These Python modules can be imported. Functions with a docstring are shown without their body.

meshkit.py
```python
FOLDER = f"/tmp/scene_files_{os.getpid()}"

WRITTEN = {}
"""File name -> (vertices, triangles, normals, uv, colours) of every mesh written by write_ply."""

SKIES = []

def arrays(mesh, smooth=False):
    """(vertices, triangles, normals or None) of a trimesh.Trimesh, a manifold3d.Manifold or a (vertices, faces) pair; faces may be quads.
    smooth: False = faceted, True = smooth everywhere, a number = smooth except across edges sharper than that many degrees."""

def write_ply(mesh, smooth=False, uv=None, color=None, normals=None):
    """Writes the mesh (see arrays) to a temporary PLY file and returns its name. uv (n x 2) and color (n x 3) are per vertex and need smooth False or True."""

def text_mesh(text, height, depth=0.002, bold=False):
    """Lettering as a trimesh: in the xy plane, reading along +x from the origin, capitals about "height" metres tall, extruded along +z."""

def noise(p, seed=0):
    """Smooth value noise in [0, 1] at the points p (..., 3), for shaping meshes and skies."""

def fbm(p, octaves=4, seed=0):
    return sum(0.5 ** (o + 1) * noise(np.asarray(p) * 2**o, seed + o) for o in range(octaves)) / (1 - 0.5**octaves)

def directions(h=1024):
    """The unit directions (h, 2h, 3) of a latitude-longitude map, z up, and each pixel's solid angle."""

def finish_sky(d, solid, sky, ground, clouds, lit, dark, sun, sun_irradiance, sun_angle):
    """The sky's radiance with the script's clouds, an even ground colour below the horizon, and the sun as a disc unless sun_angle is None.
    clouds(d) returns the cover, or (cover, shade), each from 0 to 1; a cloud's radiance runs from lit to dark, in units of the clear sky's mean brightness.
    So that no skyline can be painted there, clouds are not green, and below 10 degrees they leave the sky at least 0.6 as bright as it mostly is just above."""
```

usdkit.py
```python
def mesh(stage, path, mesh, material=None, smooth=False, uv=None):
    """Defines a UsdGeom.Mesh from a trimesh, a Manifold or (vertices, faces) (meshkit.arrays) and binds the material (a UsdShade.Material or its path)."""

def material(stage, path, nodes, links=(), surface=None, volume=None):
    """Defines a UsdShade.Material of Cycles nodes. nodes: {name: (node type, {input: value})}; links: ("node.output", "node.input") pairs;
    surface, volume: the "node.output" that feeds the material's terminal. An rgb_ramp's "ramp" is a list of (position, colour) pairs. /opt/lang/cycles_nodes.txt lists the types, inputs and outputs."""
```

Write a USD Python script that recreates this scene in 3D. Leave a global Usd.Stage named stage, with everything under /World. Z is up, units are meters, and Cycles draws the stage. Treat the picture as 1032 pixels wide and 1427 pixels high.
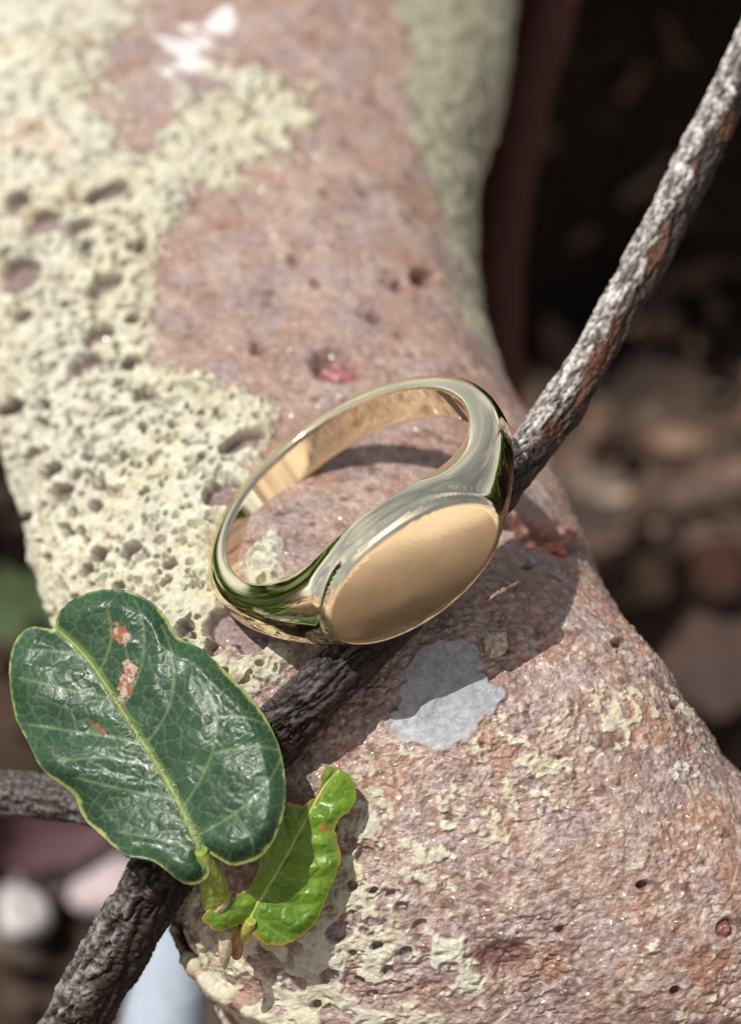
import math, random
import numpy as np
from scipy.interpolate import PchipInterpolator, CubicSpline, RegularGridInterpolator
from scipy.spatial import Delaunay, cKDTree
from scipy.spatial.transform import Rotation
import trimesh, usdkit
from meshkit import noise, fbm
from pxr import Usd, UsdGeom, UsdLux, UsdShade, Gf, Sdf, Vt

stage = Usd.Stage.CreateInMemory()
UsdGeom.SetStageUpAxis(stage, UsdGeom.Tokens.z)
UsdGeom.SetStageMetersPerUnit(stage, 1.0)
UsdGeom.Xform.Define(stage, '/World')
stage.SetDefaultPrim(stage.GetPrimAtPath('/World'))
UsdGeom.Scope.Define(stage, '/World/Looks')

# ------------------------------------------------------------------ camera, sky, sun, exposure
PITCH = math.radians(42)
F_PX, DIST = 2909.0, 125.0              # focal length in photo pixels, focus distance in mm
HEIGHT = 0.115                          # the ring lies this far above the ground (m)
SUN_EL, SUN_AZ = math.radians(67), math.radians(-102)    # azimuth from +y towards +x
EXPOSURE = 0.13
SKY, SUN = 0.066, 1.22
EX = np.array([1.0, 0, 0])
EU = np.array([0, math.sin(PITCH), math.cos(PITCH)])
EV = np.array([0, -math.cos(PITCH), math.sin(PITCH)])

def W(c):                               # view-aligned millimetres -> world metres
    c = np.asarray(c, float)
    return (c[..., :1] * EX + c[..., 1:2] * EU + c[..., 2:3] * EV) * 1e-3 + [0, 0, HEIGHT]

def at(px, py, z=0.0):                  # a sighted point of the place, z mm nearer than the focus distance
    px, py, z = np.broadcast_arrays(np.asarray(px, float), np.asarray(py, float), np.asarray(z, float))
    s = (DIST - z) / F_PX
    return np.stack([(px - 516) * s, (713.5 - py) * s, z], -1)

def pix(c):
    d = F_PX / (DIST - c[..., 2])
    return 516 + c[..., 0] * d, 713.5 - c[..., 1] * d

cam = UsdGeom.Camera.Define(stage, '/World/camera')
cp = W([0, 0, DIST])
m = Gf.Matrix4d(*EX, 0, *EU, 0, *EV, 0, *map(float, cp), 1)
cam.AddTransformOp().Set(m)
FOC = 50.0
cam.CreateFocalLengthAttr(FOC)
cam.CreateHorizontalApertureAttr(FOC * 1032 / F_PX)
cam.CreateVerticalApertureAttr(FOC * 1427 / F_PX)
cam.CreateClippingRangeAttr(Gf.Vec2f(0.005, 200))
cam.CreateFStopAttr(FOC / 2.7)
cam.CreateFocusDistanceAttr(0.1205)
cam.CreateExposureAttr(EXPOSURE)

sd_ = np.array([math.sin(SUN_AZ) * math.cos(SUN_EL), math.cos(SUN_AZ) * math.cos(SUN_EL), math.sin(SUN_EL)])
sky_mat = usdkit.material(stage, '/World/Looks/sky_mat', {
    'sky': ('sky_texture', {'sky_type': 'single_scattering', 'sun_disc': False, 'sun_elevation': SUN_EL, 'sun_rotation': SUN_AZ}),
    'tc': ('texture_coordinate', {}), 'mp': ('mapping', {'mapping_type': 'point', 'scale': (1.0, 1.0, 2.2)}),
    'n': ('noise_texture', {'scale': 3.2, 'detail': 7.0, 'roughness': 0.62, 'distortion': 0.6}),
    'f': ('map_range', {'range_type': 'smoothstep', 'from_min': 0.42, 'from_max': 0.66, 'to_min': 0.35, 'to_max': 0.95}),
    'bw': ('rgb_to_bw', {}), 'k': ('math', {'math_type': 'multiply', 'value2': 3.4}), 'w': ('combine_xyz', {}),
    'm': ('mix', {'mix_type': 'mix'}),
    'bg': ('background_shader', {'strength': SKY})},
    [('tc.generated', 'mp.vector'), ('mp.vector', 'n.vector'), ('n.fac', 'f.value'), ('sky.color', 'bw.color'), ('bw.val', 'k.value1'),
     ('k.value', 'w.x'), ('k.value', 'w.y'), ('k.value', 'w.z'), ('f.result', 'm.fac'), ('sky.color', 'm.color1'), ('w.vector', 'm.color2'), ('m.color', 'bg.color')], surface='bg.background')
dome = UsdLux.DomeLight.Define(stage, '/World/sky')
UsdShade.MaterialBindingAPI.Apply(dome.GetPrim()).Bind(sky_mat)
dome.GetPrim().SetCustomDataByKey('kind', 'structure')
dome.GetPrim().SetCustomDataByKey('label', 'daylight sky with thin broken cloud')
sun = UsdLux.DistantLight.Define(stage, '/World/sun')
sun.CreateIntensityAttr(SUN); sun.CreateAngleAttr(0.53); sun.CreateNormalizeAttr(True)
sun.CreateColorAttr(Gf.Vec3f(1.0, 0.95, 0.87))
zz = sd_; xx = np.cross([0, 0, 1.0], zz); xx /= np.linalg.norm(xx); yy = np.cross(zz, xx)
sun.AddTransformOp().Set(Gf.Matrix4d(*xx, 0, *yy, 0, *zz, 0, 0, 0, 0, 1))

# ------------------------------------------------------------------ helpers
_used = {}
def numbered(path):
    k = _used.get(path, -1) + 1
    _used[path] = k
    return path if k == 0 else f'{path}_{k:03d}'

def tag(p, label=None, cat=None, group=None, kind=None):
    p = p.GetPrim() if hasattr(p, 'GetPrim') else p
    for k, v in (('label', label), ('category', cat), ('group', group), ('kind', kind)):
        if v: p.SetCustomDataByKey(k, v)
    return p

def thing(name, label, cat, group=None, loc=(0, 0, 0)):
    x = UsdGeom.Xform.Define(stage, numbered('/World/' + name))
    if any(loc): x.AddTranslateOp().Set(Gf.Vec3d(*map(float, loc)))
    return tag(x, label, cat, group)

def obj(name, v, f, mat, parent=None, col=None, nrm=None, smooth=True):
    """v in world metres, triangles f; col = colour per vertex, with painted shade on some things"""
    path = numbered((str(parent.GetPath()) if parent is not None else '/World') + '/' + name)
    v, f = np.asarray(v, float), np.asarray(f, int)
    if parent is not None:              # parts are stored relative to the thing's base
        T = UsdGeom.Xformable(parent).ComputeLocalToWorldTransform(Usd.TimeCode.Default())
        v = v - np.array(T.ExtractTranslation())
    if f.shape[1] == 4:
        f = np.vstack([f[:, [0, 1, 2]], f[:, [0, 2, 3]]])
    mm = usdkit.mesh(stage, path, (v, f), M[mat], smooth=bool(smooth) and nrm is None)
    if nrm is not None:
        mm.CreateNormalsAttr(Vt.Vec3fArray.FromNumpy(np.asarray(nrm, np.float32)))
        mm.SetNormalsInterpolation('vertex')
    if col is not None:
        UsdGeom.PrimvarsAPI(mm).CreatePrimvar('col', Sdf.ValueTypeNames.Color3fArray, 'vertex').Set(Vt.Vec3fArray.FromNumpy(np.asarray(col, np.float32)))
    return mm.GetPrim()

def sub(v, f, keep, *attrs):            # the faces kept, with their vertices only
    f = f[keep]
    u, inv = np.unique(f, return_inverse=True)
    return (v[u], inv.reshape(-1, 3)) + tuple(a[u] if a is not None else None for a in attrs)

def grid_faces(nu, nv, wrap_u=False, wrap_v=False):
    iu = np.arange(nu if wrap_u else nu - 1); iv = np.arange(nv if wrap_v else nv - 1)
    a, b = np.meshgrid(iu, iv, indexing='ij')
    a2, b2 = (a + 1) % nu, (b + 1) % nv
    q = np.stack([a * nv + b, a2 * nv + b, a2 * nv + b2, a * nv + b2], -1).reshape(-1, 4)
    return np.vstack([q[:, [0, 1, 2]], q[:, [0, 2, 3]]])

def vnormals(v, f):
    n = np.zeros_like(v)
    fn = np.cross(v[f[:, 1]] - v[f[:, 0]], v[f[:, 2]] - v[f[:, 0]])
    for k in range(3): np.add.at(n, f[:, k], fn)
    return n / np.maximum(np.linalg.norm(n, axis=1, keepdims=True), 1e-12)

def sstep(a, b, x):
    t = np.clip((x - a) / (b - a), 0, 1)
    return t * t * (3 - 2 * t)

def lerp(a, b, t):
    t = np.asarray(t)[..., None]
    return np.asarray(a) * (1 - t) + np.asarray(b) * t

def seg_dist(p, poly, closed=False):
    """distance of points p (n,2) to a polyline, and the arc parameter of the nearest point"""
    poly = np.asarray(poly, float)
    if closed: poly = np.vstack([poly, poly[:1]])
    best = np.full(len(p), 1e9); par = np.zeros(len(p)); side = np.zeros(len(p))
    L = np.r_[0, np.cumsum(np.linalg.norm(np.diff(poly, axis=0), axis=1))]
    for i in range(len(poly) - 1):
        a, b = poly[i], poly[i + 1]; ab = b - a
        t = np.clip(((p - a) @ ab) / (ab @ ab), 0, 1)
        d = np.linalg.norm(p - a - t[:, None] * ab, axis=1)
        w = d < best
        best[w] = d[w]; par[w] = (L[i] + t * np.linalg.norm(ab))[w]
        side[w] = (ab[0] * (p[:, 1] - a[1]) - ab[1] * (p[:, 0] - a[0]))[w]
    return best, par / L[-1], np.sign(side)

def inside(p, poly):
    poly = np.asarray(poly, float); r = np.zeros(len(p), bool)
    for a, b in zip(poly, np.roll(poly, -1, 0)):
        c = (a[1] > p[:, 1]) != (b[1] > p[:, 1])
        r ^= c & (p[:, 0] < (b[0] - a[0]) * (p[:, 1] - a[1]) / ((b[1] - a[1]) or 1e-9) + a[0])
    return r

def smooth_poly(poly, n=240, closed=True):
    poly = np.asarray(poly, float)
    if closed: poly = np.vstack([poly, poly[:1]])
    t = np.r_[0, np.cumsum(np.linalg.norm(np.diff(poly, axis=0), axis=1) ** 0.5)]
    s = CubicSpline(t, poly, bc_type='periodic' if closed else 'natural')
    return s(np.linspace(0, t[-1], n, endpoint=not closed))

def signed(polys):
    """field of the signed distance (positive inside) to a set of outlines, on the stone's own map"""
    gx, gy = np.arange(-400, 1600, 6.0), np.arange(-500, 1900, 6.0)
    P = np.stack(np.meshgrid(gx, gy, indexing='ij'), -1).reshape(-1, 2)
    best = np.full(len(P), -1e9)
    for q in polys:
        d, _, _ = seg_dist(P, q, True)
        best = np.maximum(best, np.where(inside(P, q), d, -d))
    return RegularGridInterpolator((gx, gy), best.reshape(len(gx), len(gy)), bounds_error=False, fill_value=-300)

# ------------------------------------------------------------------ materials
M = {}
def mat_col(name, rough=0.6, noise_scale=1500, noise_amt=0.25, bumps=((2500, 0.5, 0.00006),), spec=0.5, rough_var=0.0, extra=None, translucent=None, sheen=0, coat=0, glint=0):
    """colour from the mesh, broken up by fine noise; relief from noise"""
    n = {'a': ('attribute', {'attribute': 'col'}), 'g': ('geometry', {}),
         'n': ('noise_texture', {'scale': noise_scale, 'detail': 5.0, 'roughness': 0.65}),
         'r': ('map_range', {'from_min': 0.25, 'from_max': 0.75, 'to_min': 1 - noise_amt, 'to_max': 1 + noise_amt}),
         'mul': ('vector_math', {'math_type': 'multiply'}), 'c3': ('combine_xyz', {}),
         'p': ('principled_bsdf', {'roughness': rough, 'specular_ior_level': spec, 'sheen_weight': sheen, 'coat_weight': coat, **(extra or {})})}
    l = [('g.position', 'n.vector'), ('n.fac', 'r.value'), ('r.result', 'c3.x'), ('r.result', 'c3.y'), ('r.result', 'c3.z'),
         ('a.vector', 'mul.vector1'), ('c3.vector', 'mul.vector2'), ('mul.vector', 'p.base_color')]
    if rough_var:
        n['rn'] = ('noise_texture', {'scale': noise_scale * 0.7, 'detail': 3.0})
        n['rr'] = ('map_range', {'from_min': 0.3, 'from_max': 0.7, 'to_min': max(rough - rough_var, 0.05), 'to_max': rough + rough_var})
        l += [('g.position', 'rn.vector'), ('rn.fac', 'rr.value'), ('rr.result', 'p.roughness')]
    last = None
    for i, (sc, st, dist) in enumerate(bumps):
        n[f'bn{i}'] = ('noise_texture', {'scale': sc, 'detail': 4.0, 'roughness': 0.6})
        n[f'b{i}'] = ('bump', {'strength': st, 'distance': dist})
        l += [('g.position', f'bn{i}.vector'), (f'bn{i}.fac', f'b{i}.height')]
        if last: l.append((last, f'b{i}.normal'))
        last = f'b{i}.normal'
    if last: l.append((last, 'p.normal'))
    if glint:
        n.update({'v': ('voronoi_texture', {'scale': glint, 'feature': 'f1'}), 'sc': ('separate_xyz', {}),
                  'th': ('map_range', {'from_min': 0.70, 'from_max': 0.95, 'to_min': 0.0, 'to_max': 0.95}),
                  'of': ('vector_math', {'math_type': 'subtract', 'vector2': (0.5, 0.5, 0.5)}), 'os': ('vector_math', {'math_type': 'scale', 'scale': 0.9}),
                  'ad': ('vector_math', {'math_type': 'add'}), 'nn': ('vector_math', {'math_type': 'normalize'})})
        l += [('g.position', 'v.vector'), ('v.color', 'sc.vector'), ('sc.z', 'th.value'), ('th.result', 'p.coat_weight'), ('v.color', 'of.vector1'),
              ('of.vector', 'os.vector1'), ('os.vector', 'ad.vector1'), ('g.normal', 'ad.vector2'), ('ad.vector', 'nn.vector1'), ('nn.vector', 'p.coat_normal')]
        n['p'][1]['coat_roughness'] = 0.19; n['p'][1]['coat_ior'] = 1.5
    surface = 'p.BSDF'
    if translucent:
        n['t'] = ('translucent_bsdf', {}); n['tm'] = ('vector_math', {'math_type': 'multiply', 'vector2': translucent[1]})
        n['mx'] = ('mix_closure', {'fac': translucent[0]})
        l += [('mul.vector', 'tm.vector1'), ('tm.vector', 't.color'), ('p.BSDF', 'mx.closure1'), ('t.BSDF', 'mx.closure2')]
        surface = 'mx.closure'
    M[name] = usdkit.material(stage, '/World/Looks/' + name, n, l, surface=surface)

mat_col('stone', 0.36, 2600, 0.35, ((1800, 0.6, 0.0002), (5200, 0.9, 0.00012)), 0.6, 0.2, glint=4500)
mat_col('lichen', 0.85, 2200, 0.22, ((1500, 0.6, 0.0002), (5000, 0.7, 0.0001)), 0.25)
mat_col('grey_lichen', 0.75, 2600, 0.3, ((1600, 0.5, 0.00025), (5000, 0.6, 0.0001)), 0.25)
mat_col('bark', 0.46, 2600, 0.45, ((1500, 0.6, 0.00025), (4200, 0.8, 0.00015)), 0.22, 0.15)
mat_col('leaf', 0.38, 3000, 0.25, ((2200, 0.25, 0.00008), (6000, 0.3, 0.00005)), 0.36, 0.12, translucent=(0.12, (1.6, 2.0, 0.7)))
mat_col('young_leaf', 0.33, 3000, 0.2, ((2600, 0.25, 0.00006), (6000, 0.2, 0.00004)), 0.5, 0.08, translucent=(0.42, (1.5, 1.5, 0.6)))
mat_col('soft', 0.6, 2500, 0.25, ((4000, 0.3, 0.00005),), 0.3)
mat_col('soil', 0.9, 160, 0.5, ((120, 0.8, 0.003), (600, 0.6, 0.001)), 0.2)
mat_col('litter', 0.7, 300, 0.35, ((400, 0.5, 0.0006),), 0.3)
M['gold'] = usdkit.material(stage, '/World/Looks/gold', {
    'g': ('geometry', {}),
    'n': ('noise_texture', {'scale': 190.0, 'detail': 2.0, 'roughness': 0.4}),
    'mp': ('mapping', {'mapping_type': 'point', 'rotation': (0.4, 0.7, 0.3), 'scale': (300, 9000, 2500)}),
    's': ('noise_texture', {'scale': 1.0, 'detail': 3.0}),
    'rr': ('map_range', {'from_min': 0.3, 'from_max': 0.75, 'to_min': 0.035, 'to_max': 0.10}),
    'b': ('bump', {'strength': 0.06, 'distance': 0.0002}),
    'b2': ('bump', {'strength': 0.06, 'distance': 0.00002}),
    'p': ('principled_bsdf', {'metallic': 1.0, 'base_color': (0.89, 0.785, 0.55), 'roughness': 0.08, 'specular_tint': (1, 0.97, 0.9)})},
    [('g.position', 'n.vector'), ('g.position', 'mp.vector'), ('mp.vector', 's.vector'), ('n.fac', 'b.height'), ('s.fac', 'b2.height'),
     ('b.normal', 'b2.normal'), ('b2.normal', 'p.normal'), ('s.fac', 'rr.value'), ('rr.result', 'p.roughness')], surface='p.BSDF')

# ------------------------------------------------------------------ ground
def ground_h(x, y):
    """soil height in metres: flat by the stone, an added bank behind for dark shade, another behind the viewer for ring reflections"""
    p = np.stack([x * 9, y * 9, 0 * x], -1)
    h = (fbm(p, 4, 3) - 0.5) * 0.03
    foot = 0.165 + 0.02 * np.sin(x * 25) - 0.25 * np.clip(-x - 0.02, 0, 0.3)
    h = h + 0.10 * sstep(0, 0.035, y - foot) + 0.03 * sstep(0.03, 0.3, y - foot)
    h = h + 1.1 * sstep(0.45, 2.6, np.hypot(x * 0.8, np.minimum(y, 0) * 1.0)) * sstep(0.1, -0.4, y)
    return h
def axis_grid(lo, hi, n_f, n_far, far):
    g = np.linspace(lo, hi, n_f)
    s = (hi - lo) / n_f
    e = s * np.geomspace(1, far / s, n_far)
    return np.r_[(lo - e)[::-1], g, hi + e]
gx, gy = axis_grid(-0.25, 0.35, 200, 60, 80), axis_grid(-0.2, 0.45, 220, 60, 80)
X, Y = np.meshgrid(gx, gy, indexing='ij')
gv = np.stack([X, Y, ground_h(X, Y)], -1).reshape(-1, 3)
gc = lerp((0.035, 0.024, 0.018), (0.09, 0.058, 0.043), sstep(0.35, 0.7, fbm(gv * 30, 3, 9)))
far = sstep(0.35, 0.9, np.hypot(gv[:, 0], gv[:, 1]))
gc = lerp(gc, lerp((0.30, 0.225, 0.185), (0.64, 0.52, 0.44), sstep(0.36, 0.60, fbm(gv * [5, 5, 9], 4, 10))), far)  # pale soil of the added bank, bright for the ring to reflect
bank_shade = sstep(0.13, 0.19, gv[:, 1] + 0.25 * np.clip(-gv[:, 0] - 0.02, 0, 0.3)) * sstep(0.6, 0.3, gv[:, 1])
gc = gc * (1 - 0.75 * bank_shade[:, None])    # bank soil darkened, shade of the hollow painted in
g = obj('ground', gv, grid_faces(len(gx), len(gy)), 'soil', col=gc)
tag(g, 'dark brown garden soil below the stone', kind='structure')

# ------------------------------------------------------------------ stone
K_py = np.array([-420, -150, 0, 300, 500, 640, 730, 830, 900, 1050, 1250, 1427, 1700, 1900.])
K_z = np.array([-72, -52, -41, -26, -16.3, -9.3, -4.6, 0.6, 2.8, 4.8, 5.3, 4.0, -3, -12.])
NR, NP = 1150, 760
tt = np.r_[np.linspace(-420, -40, 70), np.linspace(-38, 1465, 1010), np.linspace(1470, 1900, 70)]
kz = PchipInterpolator(K_py, K_z)(tt)
kz = np.convolve(np.pad(kz, 40, mode='reflect', reflect_type='odd'), np.hanning(81) / np.hanning(81).sum(), 'valid')
crest = at(np.full(NR, 516.), tt, kz)
tan = np.gradient(crest, axis=0); tan /= np.linalg.norm(tan, axis=1, keepdims=True)
nrm2 = np.stack([0 * tt, -tan[:, 2], tan[:, 1]], -1)
nrm2 *= np.sign(nrm2[:, 2:3])
hh = np.interp(tt, [-400, 300, 700, 1000, 1500], [13, 12, 10, 12, 14.])
base = crest - hh[:, None] * nrm2
_, brow = pix(base)
E_py = [-400, 0, 150, 300, 400, 500, 560, 640, 740, 850, 950, 1030, 1150, 1250, 1320, 1427, 1700]
E_L = [-190, -110, -80, -50, -20, 0, 5, 22, 45, 72, 118, 160, 215, 256, 282, 322, 420]
E_R = [800, 722, 700, 668, 660, 682, 706, 744, 796, 832, 886, 975, 1095, 1200, 1245, 1310, 1450]
xl = at(PchipInterpolator(E_py, E_L)(brow), brow, base[:, 2])[:, 0]
xr = at(PchipInterpolator(E_py, E_R)(brow), brow, base[:, 2])[:, 0]
xc, xa = (xl + xr) / 2, (xr - xl) / 2
phi = np.r_[np.linspace(-0.55, math.pi + 0.55, NP - 60), np.linspace(math.pi + 0.55, 2 * math.pi - 0.55, 62)[1:-1]]
cs, sn = np.cos(phi), np.sin(phi)
EXP = 2.0 / 2.7
sx = np.sign(cs) * np.abs(cs) ** EXP
sz = np.sign(sn) * np.abs(sn) ** EXP
# even out the spacing of the section's samples
arc = np.r_[0, np.cumsum(np.hypot(np.diff(sx * 16), np.diff(sz * 11)))]
front = np.arange(NP - 60)
ta = np.linspace(arc[0], arc[front[-1]], len(front))
phi[front] = np.interp(ta, arc[front], phi[front])
cs, sn = np.cos(phi), np.sin(phi)
sx = np.sign(cs) * np.abs(cs) ** EXP; sz = np.sign(sn) * np.abs(sn) ** EXP
low = np.where(sz < 0, 1.1, 1.0)
sx = np.where(sz < 0, sx * (1 - 0.5 * np.abs(sz) ** 0.8), sx)       # the stone narrows underneath
S = np.zeros((NR, NP, 3))
S += base[:, None, :]
S[..., 0] = xc[:, None] + xa[:, None] * sx[None]
S += (hh[:, None] * (sz * low)[None])[..., None] * nrm2[:, None, :]
S = S.reshape(-1, 3)
SF = grid_faces(NR, NP, wrap_v=True)
SF = SF[:, ::-1]
N0 = vnormals(S, SF)
ctr = base + np.c_[xc, 0 * xc, 0 * xc]
if ((S - np.repeat(ctr, NP, 0)) * N0).sum(1).mean() < 0: N0 = -N0; SF = SF[:, ::-1]
px, py = pix(S)
upper = np.tile(sn > -0.2, NR)
PXY = np.c_[px, py]

big = (fbm(S / 9.0, 3, 11) - 0.5) * 1.4
big *= 1 - 0.75 * np.exp(-(((px - 460) / 260) ** 2 + ((py - 740) / 160) ** 2))
f1 = fbm(S / 1.6, 3, 21); f2 = fbm(S / 0.55, 3, 31); f3 = noise(S / 0.22, 41)
f4 = fbm(S / 3.6, 3, 51)
WX = (fbm(S / 2.0, 3, 61) - 0.5) * 42; WY = (fbm(S / 2.0, 3, 71) - 0.5) * 42   # wanders outlines
Q = np.c_[px + WX, py + WY]

# pale crust lichen
L_left = [(-300, -300), (140, -200), (195, 0), (165, 55), (150, 120), (165, 175), (205, 190), (235, 150), (255, 108), (330, 105), (425, 125), (442, 165), (410, 212), (335, 252), (255, 262), (228, 328), (212, 385), (206, 440), (214, 475), (196, 512), (275, 516), (302, 548), (384, 582), (352, 625), (322, 690), (298, 745), (286, 800), (296, 850), (284, 880), (300, 905), (345, 935), (372, 900), (405, 905), (390, 945), (330, 960), (200, 1010), (-100, 1000), (-400, 600)]
L_ring = [(352, 800), (362, 760), (378, 740), (392, 760), (385, 790), (376, 812), (356, 815)]
L_low = [(300, 1560), (250, 1250), (330, 1280), (400, 1260), (460, 1210), (480, 1160), (520, 1150), (545, 1200), (505, 1260), (530, 1330), (560, 1400), (560, 1560)]
L_low2 = [(590, 1330), (640, 1300), (665, 1340), (630, 1400), (600, 1390)]
L_side = [(560, -300), (548, 20), (560, 120), (585, 220), (610, 300), (628, 380), (655, 440), (690, 500), (1000, 480), (1000, -300)]
dl = signed([L_left, L_ring])(Q); dlow = signed([L_low, L_low2])(Q); dside = signed([L_side])(Q)
patchy = (fbm(np.c_[(px + 0.6 * py) / 60, (py - 0.6 * px) / 16, 0 * px], 3, 195) - 0.5) * 110 * sstep(360, 140, py) + (f4 - 0.5) * 85 + (f1 - 0.5) * 40
lm = sstep(-13, 13, (f2 - 0.5) * 26 + dl + patchy * np.where(dl > 0, 0.55 + 0.9 * sstep(330, 120, py), 0.35 + 0.5 * sstep(330, 120, py)) + np.where((py < 240) & (px < 240), -14, 6))
low_holes = sstep(0.40, 0.47, fbm(S / 1.15, 2, 77))
lm2 = sstep(-6, 9, dlow * 0.6 + (f1 - 0.46) * 130) * low_holes * sstep(-60, -10, dlow)
# scattered flecks of it over the lower stone
fl = fbm(S / 3.0, 2, 83) * 0.4 + fbm(S / 0.6, 4, 84) * 0.6
fleck_zone = np.exp(-(((px - 520) / 130) ** 2 + ((py - 1130) / 170) ** 2)) + 0.9 * np.exp(-(((px - 700) / 120) ** 2 + ((py - 1070) / 70) ** 2)) + 0.9 * np.exp(-(((px - 960) / 110) ** 2 + ((py - 1050) / 60) ** 2)) + 0.55 * sstep(850, 1000, py) + 0.5 * np.exp(-(((px - 820) / 60) ** 2 + ((py - 860) / 90) ** 2))
lf = 0.85 * sstep(0.635, 0.70, fl + 0.055 * np.clip(fleck_zone, 0, 1.6)) * sstep(800, 950, py)
lside = sstep(-12, 16, dside + (f4 - 0.5) * 70) * upper
# hollows and pores in the crust: x, y, half-length, half-width
PITS = np.array([(35, 392, 30, 22), (148, 405, 26, 13), (140, 470, 22, 13), (122, 510, 22, 12), (185, 511, 15, 9), (25, 570, 18, 10), (65, 570, 9, 8), (205, 555, 14, 8), (165, 583, 12, 6), (150, 273, 32, 13), (64, 318, 24, 15), (112, 322, 20, 10), (28, 288, 20, 12), (122, 352, 12, 8), (197, 350, 12, 7), (18, 360, 14, 7), (75, 660, 18, 9), (88, 690, 17, 12), (54, 636, 10, 6), (128, 640, 8, 7), (108, 665, 8, 6), (140, 675, 9, 8), (158, 684, 7, 5), (205, 690, 7, 6), (135, 704, 8, 6), (105, 715, 6, 6), (95, 741, 8, 9), (115, 740, 5, 7), (140, 775, 11, 9), (125, 796, 11, 8), (187, 770, 15, 11), (238, 790, 9, 8), (235, 815, 9, 5), (284, 820, 4, 4), (309, 690, 26, 19), (338, 622, 34, 12), (262, 880, 13, 12), (205, 605, 6, 5), (282, 642, 5, 5), (318, 872, 30, 24), (352, 890, 22, 20), (300, 905, 12, 10), (240, 620, 5, 4), (175, 640, 5, 4), (220, 730, 4, 4), (260, 760, 4, 4), (60, 590, 6, 5), (185, 450, 10, 7), (170, 540, 8, 5), (40, 450, 12, 7), (95, 430, 7, 4), (60, 500, 8, 5), (118, 606, 6, 4), (45, 720, 8, 6), (70, 780, 6, 6), (170, 820, 7, 5), (205, 850, 6, 5), (110, 835, 7, 5)], float)
rp = np.random.default_rng(5)
extra_pits = np.c_[rp.uniform(0, 330, 330), rp.uniform(300, 920, 330), rp.uniform(1.8, 4.2, 330), rp.uniform(1.6, 3.4, 330)]
low_pits = np.array([(508, 1192, 14, 11), (490, 1235, 8, 7), (545, 1245, 7, 5), (470, 1300, 18, 14), (455, 1365, 14, 11), (500, 1368, 6, 6), (540, 1355, 8, 7), (520, 1240, 6, 5), (585, 1290, 10, 7), (565, 1330, 9, 8), (525, 1320, 8, 6), (560, 1265, 9, 8), (490, 1330, 5, 5), (515, 1390, 9, 6), (440, 1400, 7, 6)], float)
ev = np.stack([0.82 * 1.0 + 0 * px, -0.57 + 0 * py], -1)
def pits(P, depth_scale=1.0, warp=0.32, seed=0):
    out = np.zeros(len(S))
    tree = cKDTree(PXY[upper]); idx = np.flatnonzero(upper)
    for x, y, a, b in P:
        k = idx[tree.query_ball_point((x, y), 1.7 * max(a, b) + 3)]
        if not len(k): continue
        d = np.c_[px[k] + WX[k] * 0.22 - x, py[k] + WY[k] * 0.22 - y]
        r = np.hypot((d @ (0.9, -0.43)) / a, (d @ (0.43, 0.9)) / b)
        out[k] = np.maximum(out[k], sstep(1.13, 0.90, r))
    return out
pit = pits(PITS); pit_small = pits(extra_pits); pit_low = pits(low_pits)
lm = lm * (1 - pit); lm2 = lm2 * (1 - pit_low); 
lich = np.maximum(np.maximum(lm, lm2), lf * 0.9) * upper
lich = np.where(dside > -10, np.maximum(lich * 0, 0), lich)

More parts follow.
